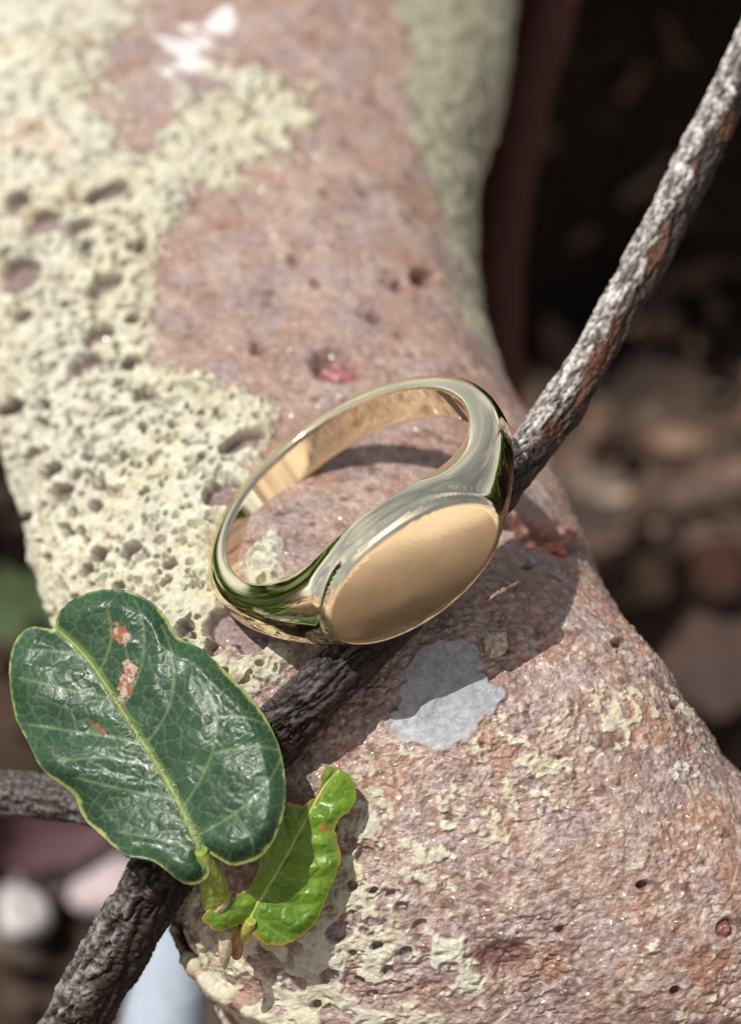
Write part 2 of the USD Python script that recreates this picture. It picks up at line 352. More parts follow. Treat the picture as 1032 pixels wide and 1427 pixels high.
# smooth grey lichen disc, white fleck, brown and red hollows
G_poly = smooth_poly([(600, 897), (640, 893), (668, 905), (672, 935), (700, 962), (697, 985), (668, 1012), (655, 1030), (632, 1043), (600, 1040), (560, 1030), (537, 1012), (548, 985), (562, 955), (566, 925)], 120)
fw = fbm(S / 0.7, 3, 181); fw2 = fbm(S / 0.7, 3, 182)
dg = signed([G_poly])(np.c_[px + WX * 0.3 + (fw - 0.5) * 26, py + WY * 0.3 + (fw2 - 0.5) * 26])
grey = sstep(-3.5, 2.5, dg + (f2 - 0.5) * 14) * upper
W_polys = [[(186, 34), (205, 28), (232, 44), (262, 42), (290, 30), (318, 18), (322, 30), (305, 44), (310, 62), (292, 72), (320, 78), (318, 96), (280, 92), (256, 98), (232, 96), (236, 84), (222, 68), (205, 58)]]
dw = signed(W_polys)(np.c_[px + WX * 0.4, py + WY * 0.4])
streak = fbm(np.c_[(px + 0.5 * py) / 55, (py - 0.35 * px) / 9, 0 * px], 3, 191)
white = sstep(-4, 10, dw + (streak - 0.47) * 90) * sstep(-14, -6, dw) * upper
O_poly = [[(25, 180), (60, 165), (105, 185), (110, 215), (85, 235), (50, 215), (25, 205)]]
orange = sstep(-14, 10, signed(O_poly)(Q) + (f1 - 0.5) * 30) * upper
cav = np.array([(468, 508, 34, 22, 1.0, 2.2), (590, 385, 20, 13, 1.2, 2.2), (555, 400, 10, 7, 0.4, 2), (360, 488, 14, 10, 0.35, 2), (756, 743, 32, 16, 1.2, 2.5), (722, 730, 22, 12, 0.9, 2), (785, 762, 22, 12, 0.7, 2), (863, 893, 9, 6, 0.7, 2), (735, 786, 10, 4, 0.4, 2), (895, 1235, 9, 7, 0.6, 2), (1008, 1292, 12, 14, 0.5, 2), (938, 1378, 9, 7, 0.6, 2), (705, 1340, 40, 26, 0.4, 2), (940, 985, 7, 5, 0.4, 2), (780, 1300, 7, 6, 0.4, 2), (560, 1000, 26, 30, 0.5, 2), (520, 440, 12, 9, 0.3, 2), (440, 395, 9, 7, 0.3, 2), (410, 360, 9, 7, 0.3, 2)])
cav_h = np.zeros(len(S)); cav_m = np.zeros(len(S))
for x, y, a, b, dep, pw in cav:
    r = np.hypot((px + WX * 0.3 - x) / a, (py + WY * 0.3 - y) / b)
    w = sstep(1.25, 0.55, r) * upper
    cav_h = np.maximum(cav_h, w * dep); cav_m = np.maximum(cav_m, w)
lich *= (1 - grey) * (1 - 0.9 * cav_m)

rough_low = sstep(700, 980, py + 0.25 * (px - 500))
f6 = fbm(S / 0.26, 2, 93)
flake = np.abs(2 * fbm(S * [1, 1.5, 1] / 1.3, 4, 95) - 1)
smoothed = sstep(0.42, 0.62, fbm(S / 5.0, 2, 97))          # worn patches between rougher ones
ro = rough_low * (0.35 + 0.75 * smoothed)
grain = (f2 - 0.5) * (0.15 + 0.10 * ro) + (f3 - 0.5) * (0.06 + 0.05 * ro) + (f6 - 0.5) * (0.10 + 0.14 * ro) + (f1 - 0.5) * (0.30 + 0.02 * ro) - 0.10 * ro * sstep(0.10, 0.0, flake)
lump = fbm(S / 0.8, 3, 101); lump2 = fbm(S / 0.3, 2, 103)
pores = sstep(0.39, 0.30, fbm(S / 0.5, 2, 171))
low_thin = 1 - 0.68 * sstep(900, 1000, py)
thick = low_thin * lich ** 1.5 * (0.52 * (0.75 + 0.5 * f4) + (lump - 0.5) * 0.50 + (lump2 - 0.5) * 0.34 + (f6 - 0.5) * 0.20 - 1.0 * pit_small - 0.62 * pores) - 0.62 * pit - 0.3 * pit_low
grey_h = grey * (0.10 + 0.05 * (f2 - 0.5) + 0.16 * np.exp(-((px - 598 + (py - 985) * 0.55) / 9) ** 2) * sstep(930, 960, py) * sstep(1010, 985, py)) + 0.04 * sstep(10, 2, dg) * grey
disp = big + grain * (1 - 0.93 * grey) * (1 - 0.5 * lich) + thick + grey_h + white * 0.08 + (lside * ((lump - 0.5) * 0.35 + (lump2 - 0.5) * 0.15)) - cav_h * (0.8 + 0.4 * f2)
SV = S + N0 * disp[:, None]

# the stone's colours, some shade and glints painted in
c = lerp((0.31, 0.195, 0.16), (0.41, 0.30, 0.25), sstep(0.3, 0.7, f1))
c = lerp(c, (0.29, 0.225, 0.23), 0.6 * sstep(0.50, 0.66, fbm(S / 2.2, 3, 111)))      # mauve
rust = sstep(0.52, 0.68, fbm(S / 2.6, 4, 121) + 0.10 * np.exp(-((px - (560 + (py - 200) * 0.12)) / 60) ** 2) * (py < 650) + 0.13 * sstep(60, 10, np.abs(px - (905 + (py - 900) * 0.95))) * (py > 650))
c = lerp(c, (0.36, 0.18, 0.11), (0.4 + 0.25 * rough_low) * rust)
c = lerp(c, (0.60, 0.54, 0.50), (0.25 + 0.25 * rough_low) * sstep(0.58, 0.70, fbm(S / 0.4, 4, 131) + 0.06 * rough_low * f4 * 2))    # pale flecks, glints painted into the colour
c = lerp(c, (0.17, 0.085, 0.065), 0.8 * sstep(0.62, 0.72, fbm(S / 0.9, 3, 141)))
c = lerp(c, (0.16, 0.06, 0.05), 0.85 * cav_m)
c = lerp(c, (0.55, 0.17, 0.09), 0.8 * np.exp(-(((px - 768) / 34) ** 2 + ((py - 755) / 18) ** 2)))
c = lerp(c, (0.20, 0.14, 0.135), 0.8 * np.maximum(pit, 0.6 * pit_low))  # pit floors darkened, shade of their depth painted in
c = c * (0.84 - 0.22 * sstep(0.52, 0.66, fbm(S / 0.35, 3, 145)) + 0.10 * (f4 - 0.5))[:, None]
c = lerp(c, (0.64, 0.64, 0.66), 0.75 * white)
lc = lerp((0.53, 0.515, 0.41), (0.435, 0.415, 0.305), sstep(0.3, 0.65, lump2 * 0.5 + f4 * 0.5))
lc = lerp(lc, (0.60, 0.60, 0.54), 0.6 * sstep(0.5, 0.65, lump) * sstep(150, 0, px))
lc = lerp(lc, (0.42, 0.33, 0.2), 0.55 * sstep(0.58, 0.7, fbm(S / 0.7, 3, 151)))
lc = lerp(lc, (0.55, 0.38, 0.26), 0.75 * orange * sstep(0.2, 0.6, f2))
lc = lerp(lc, (0.22, 0.18, 0.13), 0.7 * pit_small)  # shadow in the small pits painted into the crust colour
cs_ = lerp((0.20, 0.20, 0.14), (0.33, 0.32, 0.235), sstep(0.3, 0.65, lump))
cg = lerp((0.25, 0.26, 0.29), (0.38, 0.385, 0.41), sstep(0.3, 0.7, f4 * 0.5 + f2 * 0.5))
cg = lerp(cg, (0.34, 0.29, 0.26), 0.5 * sstep(14, 2, dg) * sstep(0.4, 0.6, f1))
cg = lerp(cg, (0.25, 0.25, 0.27), 0.5 * sstep(0.02, 0.0, np.abs(fbm(S / 2.5, 2, 161) - 0.5)))
lichv = np.clip(lich, 0, 1)
col = lerp(c, cs_, lside)
lc = lerp(lc, (0.47, 0.475, 0.42), 0.55 * sstep(0.45, 0.65, fbm(S / 4.5, 3, 155)))
col = lerp(col, lc, sstep(0.2, 0.75, lichv) * (0.66 + 0.34 * sstep(0.34, 0.52, lump * 0.6 + f1 * 0.4)))
col = lerp(col, cg, grey)
cls = np.where(grey > 0.5, 2, np.where(white > 0.5, 4, np.where(lichv > 0.5, 1, np.where(lside > 0.5, 3, 0))))
fcls = np.sort(cls[SF], axis=1)[:, 1]
SN = vnormals(SV, SF)
stone = thing('stone', 'weathered pinkish brown stone crusted with pale lichen, under the gold ring', 'stone', loc=W(np.array([0, 0, -45.0])))
SW, NW = W(SV), SN @ np.stack([EX, EU, EV])
for k, (nm, mt, lb) in enumerate([('bare_stone', 'stone', None), ('crust_lichen', 'lichen', 'pale yellowish crust of lichen full of small pits'), ('grey_lichen', 'grey_lichen', 'smooth bluish grey lichen disc below the ring'), ('side_lichen', 'lichen', 'dull greenish lichen on the far right side'), ('white_fleck', 'grey_lichen', 'white smear near the top edge')]):
    v_, f_, n_, c_ = sub(SW, SF, fcls == k, NW, col)
    if len(f_):
        o = obj(nm, v_, f_, mt, stone, c_, n_)
        if lb: tag(o, lb)
# end caps out of sight
for row, fl_ in ((0, 1), (NR - 1, -1)):
    ring_i = row * NP + np.arange(NP)
    v_ = np.vstack([SW[ring_i], SW[ring_i].mean(0)])
    f_ = np.stack([np.arange(NP), (np.arange(NP) + 1) % NP, np.full(NP, NP)], 1)[:, ::fl_]
    obj('broken_end', v_, f_, 'stone', stone, np.tile([(0.3, 0.2, 0.18)], (NP + 1, 1)), smooth=False)
stone_tree = cKDTree(SV[upper]); stone_pts = SV[upper]; stone_n = SN[upper]

# ------------------------------------------------------------------ gold signet ring
def smin(a, b, k):
    h = np.clip(0.5 + 0.5 * (b - a) / k, 0, 1)
    return b * (1 - h) + a * h - k * h * (1 - h)
def smax(a, b, k): return -smin(-a, -b, k)
RI, HF, FA, FB = 8.40, 11.05, 5.40, 2.887
RM = Rotation.from_rotvec([-0.508, -0.964, -0.834]).as_matrix()
RC = np.array([-0.899, 0.794, 0.0])
RING_SHIFT = 0.0
def ring_field(p):
    x, y, z = p[..., 0], p[..., 1], p[..., 2]
    r = np.hypot(x, y); ps = np.abs(np.arctan2(y, x))
    Wd = 1.36 + 2.30 * np.exp(-(ps / 0.66) ** 2)
    T = 1.72 + 2.4 * np.exp(-(ps / 0.74) ** 2)
    T = smin(T, HF / np.maximum(np.cos(np.minimum(ps, 1.2)), 0.3) - RI - 0.72, 0.35)
    band = ((np.abs(np.maximum(r - RI, -1) / T) ** 3.0 + np.abs(z / Wd) ** 3.0) ** (1 / 3.0) - 1) * np.minimum(T, Wd)
    inner = RI - r + 0.012 * z * z * np.exp(-(ps / 2) ** 2) * 0
    band = smax(band, inner, 0.30)
    flare = np.clip(HF - x, 0, 3)
    slope = 0.62 * np.minimum(flare, 0.6) + 0.04 * np.maximum(flare - 0.6, 0)
    e = np.sqrt((y / (FA + 0.10 + slope)) ** 2 + (z / (FB + 0.10 + slope)) ** 2)
    side = (e - 1) * 3.4
    dome = x - HF + 0.007 * y * y + 0.012 * z * z
    plate = smax(smax(side, dome, 0.20), np.maximum(inner, 7.5 - x), 0.22)
    return smin(band, plate, 0.16)
NPSI, NAL = 1120, 150
psi = np.linspace(-math.pi, math.pi, NPSI, endpoint=False)
psi = psi - 0.42 * np.sin(psi) / 1.0 * 0.9        # denser round the head
al = np.linspace(0, 2 * math.pi, NAL, endpoint=False)
al = al - 0.25 * np.sin(2 * al)                    # denser towards the sides of the section
PS, AL = np.meshgrid(psi, al, indexing='ij')
r0 = RI + 0.62
cx, sx_ = np.cos(PS), np.sin(PS)
lo, hi = np.zeros_like(PS), np.full_like(PS, 6.0)
def ring_pt(t):
    r = r0 + t * np.cos(AL)
    return np.stack([r * cx, r * sx_, t * np.sin(AL)], -1)
for _ in range(34):
    mid = (lo + hi) / 2
    o_ = ring_field(ring_pt(mid)) > 0
    hi = np.where(o_, mid, hi); lo = np.where(o_, lo, mid)
RP = ring_pt(lo).reshape(-1, 3)
eps = 2e-4
RN = np.stack([ring_field(RP + d) - ring_field(RP - d) for d in np.eye(3) * eps], -1)
RN /= np.linalg.norm(RN, axis=1, keepdims=True)
RF = grid_faces(NPSI, NAL, True, True)
fn = np.cross(RP[RF[:, 1]] - RP[RF[:, 0]], RP[RF[:, 2]] - RP[RF[:, 0]])
if (fn * RN[RF[:, 0]]).sum() < 0: RF = RF[:, ::-1]
RV = RP @ RM.T + RC + np.array([0, 0, RING_SHIFT])
RVW, RNW = W(RV), (RN @ RM.T) @ np.stack([EX, EU, EV])
ring = thing('signet_ring', 'polished gold signet ring with a blank oval face, leaning on the twig', 'ring', loc=W(RC))
flat = ((RP[:, 0] > HF - 0.45) & (RN[:, 0] > 0.985))[RF].all(1)
wall = (~flat) & ((np.sqrt((RP[:, 1] / (FA + 0.75)) ** 2 + (RP[:, 2] / (FB + 0.6)) ** 2) < 1) & (RP[:, 0] > HF - 0.8))[RF].all(1)
inn = (~flat) & (~wall) & ((np.hypot(RP[:, 0], RP[:, 1]) < RI + 0.03))[RF].all(1)
for nm, kp in (('band', ~(flat | wall | inn)), ('oval_face', flat), ('face_edge', wall), ('band_inside', inn)):
    v_, f_, n_ = sub(RVW, RF, kp, RNW)
    obj(nm, v_, f_, 'gold', ring, None, n_)
dcl, icl = stone_tree.query(RV[::7])
sgn = ((RV[::7] - stone_pts[icl]) * stone_n[icl]).sum(1)
print('ring clearance mm', sgn.min(), RV[::7][sgn.argmin()], pix(RV[::7][sgn.argmin()]))

# ------------------------------------------------------------------ woody plant: stem, side twig, leaves
def tube(pts, rad, n_len, n_round, bark=1.0, seed=0, squash=1.0):
    pts = np.asarray(pts, float); rad = np.asarray(rad, float)
    t = np.r_[0, np.cumsum(np.linalg.norm(np.diff(pts, axis=0), axis=1))]
    cs3 = CubicSpline(t, pts); u = np.linspace(0, t[-1], n_len)
    C, R = cs3(u), PchipInterpolator(t, rad)(u)
    T = cs3(u, 1); T /= np.linalg.norm(T, axis=1, keepdims=True)
    A = np.cross(T, [0.0, 0, 1]); A /= np.linalg.norm(A, axis=1, keepdims=True); B = np.cross(T, A)
    th = np.linspace(0, 2 * math.pi, n_round, endpoint=False)
    D = A[:, None] * np.cos(th)[None, :, None] + B[:, None] * np.sin(th)[None, :, None]
    q = np.stack([np.cos(th)[None] * 1.0 + 0 * u[:, None], np.sin(th)[None] + 0 * u[:, None], u[:, None] + 0 * th[None]], -1)
    w = fbm(q * [2.0, 2.0, 0.22] + 5, 3, seed) * 0.5
    fib = fbm(q * [5.5, 5.5, 0.9] + w[..., None] * 1.5, 4, seed + 1)
    crack = np.abs(2 * fbm(q * [3.6, 3.6, 0.45] + w[..., None] * 2, 3, seed + 2) - 1)
    cross = np.abs(2 * fbm(q * [1.6, 1.6, 1.7] + w[..., None], 3, seed + 3) - 1)
    fine = fbm(q * [8, 8, 4.0], 3, seed + 4)
    plate = sstep(0.05, 0.40, crack) * 0.16
    h = (fib - 0.5) * 0.16 + (fine - 0.5) * 0.20 + plate - 0.22 * sstep(0.10, 0.0, crack) - 0.14 * sstep(0.06, 0.0, cross)
    lump = (fbm(q * [1.0, 1.0, 0.25], 2, seed + 5) - 0.5) * 0.5
    V = C[:, None] + D * (R[:, None] + (h + lump) * bark * (R[:, None] / 1.7))[..., None]
    info = dict(crack=sstep(0.18, 0.02, crack).ravel(), fib=fib.ravel(), fine=fine.ravel(), cross=sstep(0.1, 0, cross).ravel(), u=np.repeat(u / t[-1], n_round), D=D.reshape(-1, 3))
    f = grid_faces(n_len, n_round, wrap_v=True)
    V = V.reshape(-1, 3)
    n = vnormals(V, f)
    if (n * info['D']).sum() < 0: f = f[:, ::-1]
    k = len(V)
    V = np.vstack([V, C[:1], C[-1:]])
    a = np.arange(n_round); b = (a + 1) % n_round
    e0 = np.stack([a, b, np.full(n_round, k)], 1); e1 = np.stack([a + (n_len - 1) * n_round, b + (n_len - 1) * n_round, np.full(n_round, k + 1)], 1)
    c0 = e0 if (vnormals(V, e0)[k] @ -T[0]) > 0 else e0[:, ::-1]
    c1 = e1 if (vnormals(V, e1)[k + 1] @ T[-1]) > 0 else e1[:, ::-1]
    f = np.vstack([f, c0, c1])
    for kk in ('crack', 'fib', 'fine', 'cross', 'u'): info[kk] = np.r_[info[kk], info[kk][:1], info[kk][-1:]]
    return V, f, info

def bark_col(i, a=(0.12, 0.10, 0.09), b=(0.60, 0.58, 0.56), dark=(0.035, 0.026, 0.022)):
    c = lerp(a, b, sstep(0.38, 0.62, i['fine'] * 0.5 + i['fib'] * 0.5))
    return lerp(c, dark, np.clip(0.85 * i['crack'] + 0.6 * i['cross'], 0, 1))

plant = thing('woody_vine', 'grey barked woody vine with two green leaves, its stem passing under the gold ring', 'vine', loc=W(np.array([-8, -20, 4.0])))
stem_pts = [(1190, -180, -16), (1110, -60, -13.5), (1030, 98, -11), (948, 265, -8.6), (858, 440, -6), (765, 590, -3.2), (700, 672, -0.8), (645, 740, 1.4), (585, 815, 3.1), (520, 890, 4.6), (450, 960, 5.6), (380, 1028, 4.9), (305, 1110, 3.2), (235, 1200, 1.4), (172, 1305, 0), (108, 1420, -3), (40, 1540, -7)]
P3 = np.array([at(*p) for p in stem_pts])
sr = [1.22, 1.32, 1.21, 1.30, 1.19, 1.32, 1.28, 1.40, 1.42, 1.5, 1.55, 1.62, 1.75, 1.98, 1.80, 1.86, 1.8]
v_, f_, i_ = tube(P3, sr, 900, 110, 1.0, 200)
cst = bark_col(i_)
stem_shade = sstep(0.48, 0.54, i_['u']) * (1 - 0.4 * sstep(0.8, 0.86, i_['u']))
cst = lerp(cst, cst * np.array([0.16, 0.14, 0.14]), stem_shade)          # shade of ring and leaf painted into the lower stem's bark
vw = W(v_)
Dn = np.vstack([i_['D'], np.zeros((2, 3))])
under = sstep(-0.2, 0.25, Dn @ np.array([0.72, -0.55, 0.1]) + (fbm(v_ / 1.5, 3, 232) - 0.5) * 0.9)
cst = lerp(cst, (0.022, 0.015, 0.012), 0.95 * under)  # shaded side of the stem painted near black
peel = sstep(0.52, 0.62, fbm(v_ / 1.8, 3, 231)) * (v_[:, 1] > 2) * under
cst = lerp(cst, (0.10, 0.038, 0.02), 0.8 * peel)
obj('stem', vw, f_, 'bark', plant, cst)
tw = [(-120, 1102, -8), (-30, 1104, -7), (60, 1112, -6), (130, 1122, -4.5), (200, 1150, -2), (250, 1185, 1)]
v_, f_, i_ = tube(np.array([at(*p) for p in tw]), [1.45, 1.42, 1.38, 1.35, 1.3, 1.2], 260, 80, 0.8, 260)
obj('side_twig', W(v_), f_, 'bark', plant, bark_col(i_, (0.05, 0.043, 0.042), (0.14, 0.125, 0.12)))

def hide_leaf(name, outline, mid, seconds, zfun, bump, cell, step, mat, colours, parent, seed, thick=0.28, label=None, spots=(), jag=5.0):
    """leaf blade: outline and veins sighted in the photograph, shaped in depth by zfun; returns blade prim and surface lookup"""
    ring_len = np.linalg.norm(np.diff(np.vstack([outline, outline[:1]]), axis=0), axis=1).sum()
    out = smooth_poly(outline, int(ring_len / step))
    out = out + (np.c_[fbm(np.c_[out / 6, 0 * out[:, 0]], 3, seed + 20), fbm(np.c_[out / 6, 0 * out[:, 0]], 3, seed + 21)] - 0.5) * jag
    rg = np.random.default_rng(seed)
    x0, y0 = out.min(0); x1, y1 = out.max(0)
    gx, gy = np.meshgrid(np.arange(x0, x1, step), np.arange(y0, y1, step * 0.866), indexing='ij')
    gx = gx + (np.arange(gx.shape[1]) % 2)[None] * step / 2
    p = np.c_[gx.ravel(), gy.ravel()]
    d, _, _ = seg_dist(p, out, True)
    p = p[inside(p, out) & (d > step * 0.6)]
    bd = out
    p = np.vstack([bd, p])
    tri = Delaunay(p).simplices
    tri = tri[inside(p[tri].mean(1), out)]
    a = p[tri]; cr = (a[:, 1, 0] - a[:, 0, 0]) * (a[:, 2, 1] - a[:, 0, 1]) - (a[:, 1, 1] - a[:, 0, 1]) * (a[:, 2, 0] - a[:, 0, 0])
    tri = tri[np.abs(cr) > 1e-3]; cr = cr[np.abs(cr) > 1e-3]
    tri[cr > 0] = tri[cr > 0][:, ::-1]              # counter-clockwise seen from the viewer (y is down)
    edge, _, _ = seg_dist(p, out, True)
    mids = smooth_poly(mid, 80, False)
    dm, um, side = seg_dist(p, mids)
    dsec = np.full(len(p), 1e9)
    for s in seconds:
        q, _, _ = seg_dist(p, smooth_poly(s, 24, False) if len(s) > 2 else s); dsec = np.minimum(dsec, q)
    wob = np.c_[fbm(np.c_[p / 14, 0 * p[:, 0]], 2, seed), fbm(np.c_[p / 14, 0 * p[:, 0] + 7], 2, seed + 1)] * 9
    nc = int((x1 - x0) * (y1 - y0) / cell ** 2)
    seeds = np.c_[rg.uniform(x0, x1, nc), rg.uniform(y0, y1, nc)]
    for _ in range(2):                                # even the cells out
        k = cKDTree(seeds).query(p + wob)[1]
        cnt = np.bincount(k, minlength=nc)
        seeds = np.where(cnt[:, None] > 0, np.c_[np.bincount(k, p[:, 0] + wob[:, 0], nc), np.bincount(k, p[:, 1] + wob[:, 1], nc)] / np.maximum(cnt, 1)[:, None], seeds)
    dd, kk = cKDTree(seeds).query(p + wob, k=2)
    cellv = dd[:, 1] - dd[:, 0]                       # 0 on a small vein
    f2_, k2 = cKDTree(seeds).query(p + wob, k=2)
    dome = sstep(0, cell * 0.42, cellv)
    sec = sstep(6.5, 0.0, dsec)
    fade = sstep(0, 16, edge) * sstep(0, 7, dm)
    h = bump * (dome * (0.7 + 0.6 * rg.random(nc)[kk[:, 0]]) * sstep(0, 9, dsec)) * fade + bump * 6.0 * sstep(0, 30, dsec) * fade
    h += 0.22 * (fbm(np.c_[p / 26, 0 * p[:, 0]], 2, seed + 9) - 0.5) * fade + 0.04 * (fbm(np.c_[p / 5, 0 * p[:, 0]], 3, seed + 3) - 0.5)
    z = zfun(p, um, dm, side, edge) + h
    top = at(p[:, 0], p[:, 1], z)
    nt = vnormals(top, tri)
    tk = thick * sstep(-3, 9, edge) * 0.8 + 0.06
    bot = top - nt * tk[:, None]
    nb = len(bd); i0 = np.arange(nb); i1 = (i0 + 1) % nb; n = len(p)
    rim = np.vstack([np.stack([i0, i1, i1 + n], 1), np.stack([i0, i1 + n, i0 + n], 1)])
    mid_e = (top[i0] + top[i1]) / 2 - top.mean(0)
    both = np.vstack([top, bot])
    if (np.cross(both[rim[:nb, 1]] - both[rim[:nb, 0]], both[rim[:nb, 2]] - both[rim[:nb, 0]]) * mid_e).sum() < 0: rim = rim[:, ::-1]
    F = np.vstack([tri, tri[:, ::-1] + n, rim])
    base, var, vein, big_vein, rimc = colours
    fn_ = fbm(np.c_[p / 40, 0 * p[:, 0]], 3, seed + 5)
    c = lerp(base, var, sstep(0.35, 0.65, fn_))
    c = lerp(c, vein, 0.5 * sstep(2.4, 0.3, cellv) * sstep(0, 10, dm))
    c = lerp(c, lerp(vein, big_vein, 0.35), 0.55 * sstep(3.2, 0.6, dsec))
    c = lerp(c, big_vein, sstep(9 - 5 * (1 - um) * 0 , 3, dm) * 0.6)
    c = lerp(c, rimc, 0.9 * sstep(5.5, 0.8, edge + (fn_ - 0.45) * 12 + (fbm(np.c_[p / 9, 0 * p[:, 0]], 2, seed + 8) - 0.5) * 5))
    for (sx0, sy0, ra, rb, ang, c1, c2) in spots:
        q = (p - (sx0, sy0)); ca, sa = math.cos(ang), math.sin(ang)
        r = np.hypot((q @ (ca, sa)) / ra, (q @ (-sa, ca)) / rb) + (fbm(np.c_[p / 7, 0 * p[:, 0]], 3, 77) - 0.5) * 1.3
        w = sstep(1.1, 0.85, r)
        c = lerp(c, lerp(c1, c2, sstep(0.4, 0.62, fbm(np.c_[p / 6, 0 * p[:, 0] + 3], 3, 78))), w)
    c = np.vstack([c, lerp(c, (0.16, 0.2, 0.09), 0 * edge + 0.6)])
    o = obj(name, W(np.vstack([top, bot])), F, mat, parent, c)
    if label: tag(o, label)
    tree = cKDTree(p)
    def look(q):
        k = tree.query(q)[1]
        return top[k], nt[k]
    return o, look, mids

def rib(name, look, line, r0_, r1_, parent, colr, mat='soft', lift=0.25, n_=70):
    c, nn = look(line)
    k = np.ones(9) / 9
    c = np.stack([np.convolve(np.pad(c[:, i], 4, 'edge'), k, 'valid') for i in range(3)], 1)
    C = c + nn * np.linspace(r0_, r1_, len(c))[:, None] * lift
    idx = np.linspace(0, len(C) - 1, 14).astype(int)
    v_, f_, i_ = tube(C[idx], np.linspace(r0_, r1_, 14), n_, 14, 0.25, 31)
    return obj(name, W(v_), f_, mat, parent, lerp(colr, np.array(colr) * 0.75, i_['fine']))

big_out = [(288, 1192), (292, 1212), (284, 1228), (264, 1234), (240, 1221), (208, 1199), (180, 1195), (158, 1180), (134, 1158), (112, 1133), (104, 1112), (82, 1092), (60, 1074), (46, 1050), (34, 1026), (22, 1000), (14, 960), (13, 925), (20, 896), (32, 880), (52, 873), (74, 876), (80, 858), (95, 840), (122, 826), (160, 821), (190, 827), (215, 842), (234, 864), (248, 887), (276, 901), (310, 931), (348, 970), (378, 1014), (394, 1060), (398, 1108), (390, 1152), (374, 1184), (350, 1202), (320, 1206), (300, 1196)]
big_mid = [(283, 1192), (272, 1166), (259, 1138), (236, 1093), (203, 1040), (171, 991), (134, 934), (106, 900), (80, 878)]
big_sec = [[(275, 1165), (338, 1126), (375, 1088), (392, 1055)], [(257, 1122), (291, 1062), (301, 995), (285, 955)], [(207, 1032), (236, 983), (240, 914), (225, 872)], [(171, 985), (199, 918), (196, 857), (188, 838)], [(138, 936), (155, 890), (150, 850)], [(300, 1050), (350, 1040), (385, 1045)], [(300, 1000), (340, 1000), (370, 1010)], [(325, 1132), (350, 1170), (352, 1195)],
           [(250, 1115), (175, 1101), (110, 1085)], [(225, 1075), (160, 1058), (80, 1060)], [(200, 1035), (120, 1022), (40, 1010)], [(160, 975), (100, 962), (28, 945)], [(120, 915), (80, 908), (40, 905)], [(275, 1185), (220, 1170), (165, 1160)]]
def big_z(p, um, dm, side, edge):
    z = 9.2 - 7.6 * um                               # base nearest the viewer
    right = side * np.sign(np.array([1.0]))
    d = dm * 0.043
    left = p[:, 0] < np.interp(p[:, 1], [870, 934, 991, 1040, 1093, 1138, 1192], [75, 134, 171, 203, 236, 259, 283])
    zl = 0.05 * d - 0.01 * d * d + 0.5 * np.sin(p[:, 1] / 21.0 + 0.8) * sstep(0.6, 4.5, d)
    zr = 0.44 * d - 0.040 * d * d
    z = z + np.where(left, zl, zr)
    z = z - 0.7 * sstep(26, 0, edge) * np.where(left, 0.9, 1.0)
    return z
br, ta_ = (0.24, 0.095, 0.045), (0.38, 0.29, 0.23)
leaf, look, mids = hide_leaf('leaf', big_out, big_mid, big_sec, big_z, 0.024, 19, 1.9, 'leaf',
    ((0.021, 0.054, 0.028), (0.029, 0.072, 0.034), (0.095, 0.155, 0.07), (0.2, 0.26, 0.09), (0.27, 0.32, 0.10)), plant, 300,
    label='large dark green leaf with a yellowish edge and brown spots',
    jag=1.8, spots=((167, 884, 17, 12, 0.6, br, ta_), (181, 932, 15, 9, 1.4, br, ta_), (174, 958, 22, 9, 1.75, ta_, br), (138, 1016, 14, 5, 0.7, (0.14, 0.07, 0.03), (0.2, 0.1, 0.04))))
rib('midrib', look, mids, 0.21, 0.07, leaf, (0.21, 0.28, 0.10))

# fine hairs along the rib
rg = np.random.default_rng(8)
hv, hf_ = [], []
cl, nl = look(mids)
for i in range(500):
    k = rg.integers(0, 55)
    o_ = cl[k] + rg.normal(0, 0.22, 3) * [1, 1, 0.2] + nl[k] * 0.15
    d_ = nl[k] * 0.6 + rg.normal(0, 0.55, 3); d_ /= np.linalg.norm(d_)
    L_ = rg.uniform(0.2, 0.5); s_ = np.cross(d_, rg.normal(size=3)); s_ /= np.linalg.norm(s_)
    b_ = len(hv) ; hv += [o_ + s_ * 0.02, o_ - s_ * 0.02, o_ + np.cross(d_, s_) * 0.02, o_ + d_ * L_]
    hf_ += [(b_, b_ + 1, b_ + 3), (b_ + 1, b_ + 2, b_ + 3), (b_ + 2, b_, b_ + 3)]
tag(obj('fine_hair', W(np.array(hv)), np.array(hf_), 'soft', leaf, np.tile([(0.42, 0.46, 0.26)], (len(hv), 1)), smooth=False), kind='stuff')

sm_out = [(282, 1278), (296, 1266), (322, 1252), (345, 1238), (358, 1212), (366, 1180), (378, 1150), (396, 1119), (418, 1122), (438, 1112), (448, 1092), (451, 1074), (460, 1070), (476, 1073), (490, 1086), (497, 1106), (492, 1126), (476, 1140), (468, 1152), (470, 1172), (476, 1196), (468, 1222), (456, 1252), (440, 1286), (418, 1308), (392, 1319), (366, 1316), (350, 1300), (348, 1284), (330, 1290), (306, 1298), (290, 1292)]
sm_mid = [(346, 1290), (358, 1262), (378, 1228), (398, 1194), (416, 1160), (434, 1128), (452, 1096), (466, 1078)]
sm_sec = [[(352, 1276), (325, 1270), (297, 1282)], [(362, 1254), (345, 1248), (330, 1256)], [(384, 1218), (374, 1196), (372, 1176)], [(404, 1184), (396, 1160), (394, 1136)], [(420, 1152), (412, 1138), (410, 1126)],
          [(366, 1248), (400, 1262), (432, 1262)], [(384, 1218), (420, 1228), (456, 1222)], [(404, 1184), (440, 1192), (468, 1190)], [(420, 1152), (448, 1162), (466, 1158)], [(440, 1118), (464, 1120), (486, 1112)], [(354, 1276), (380, 1296), (400, 1308)]]
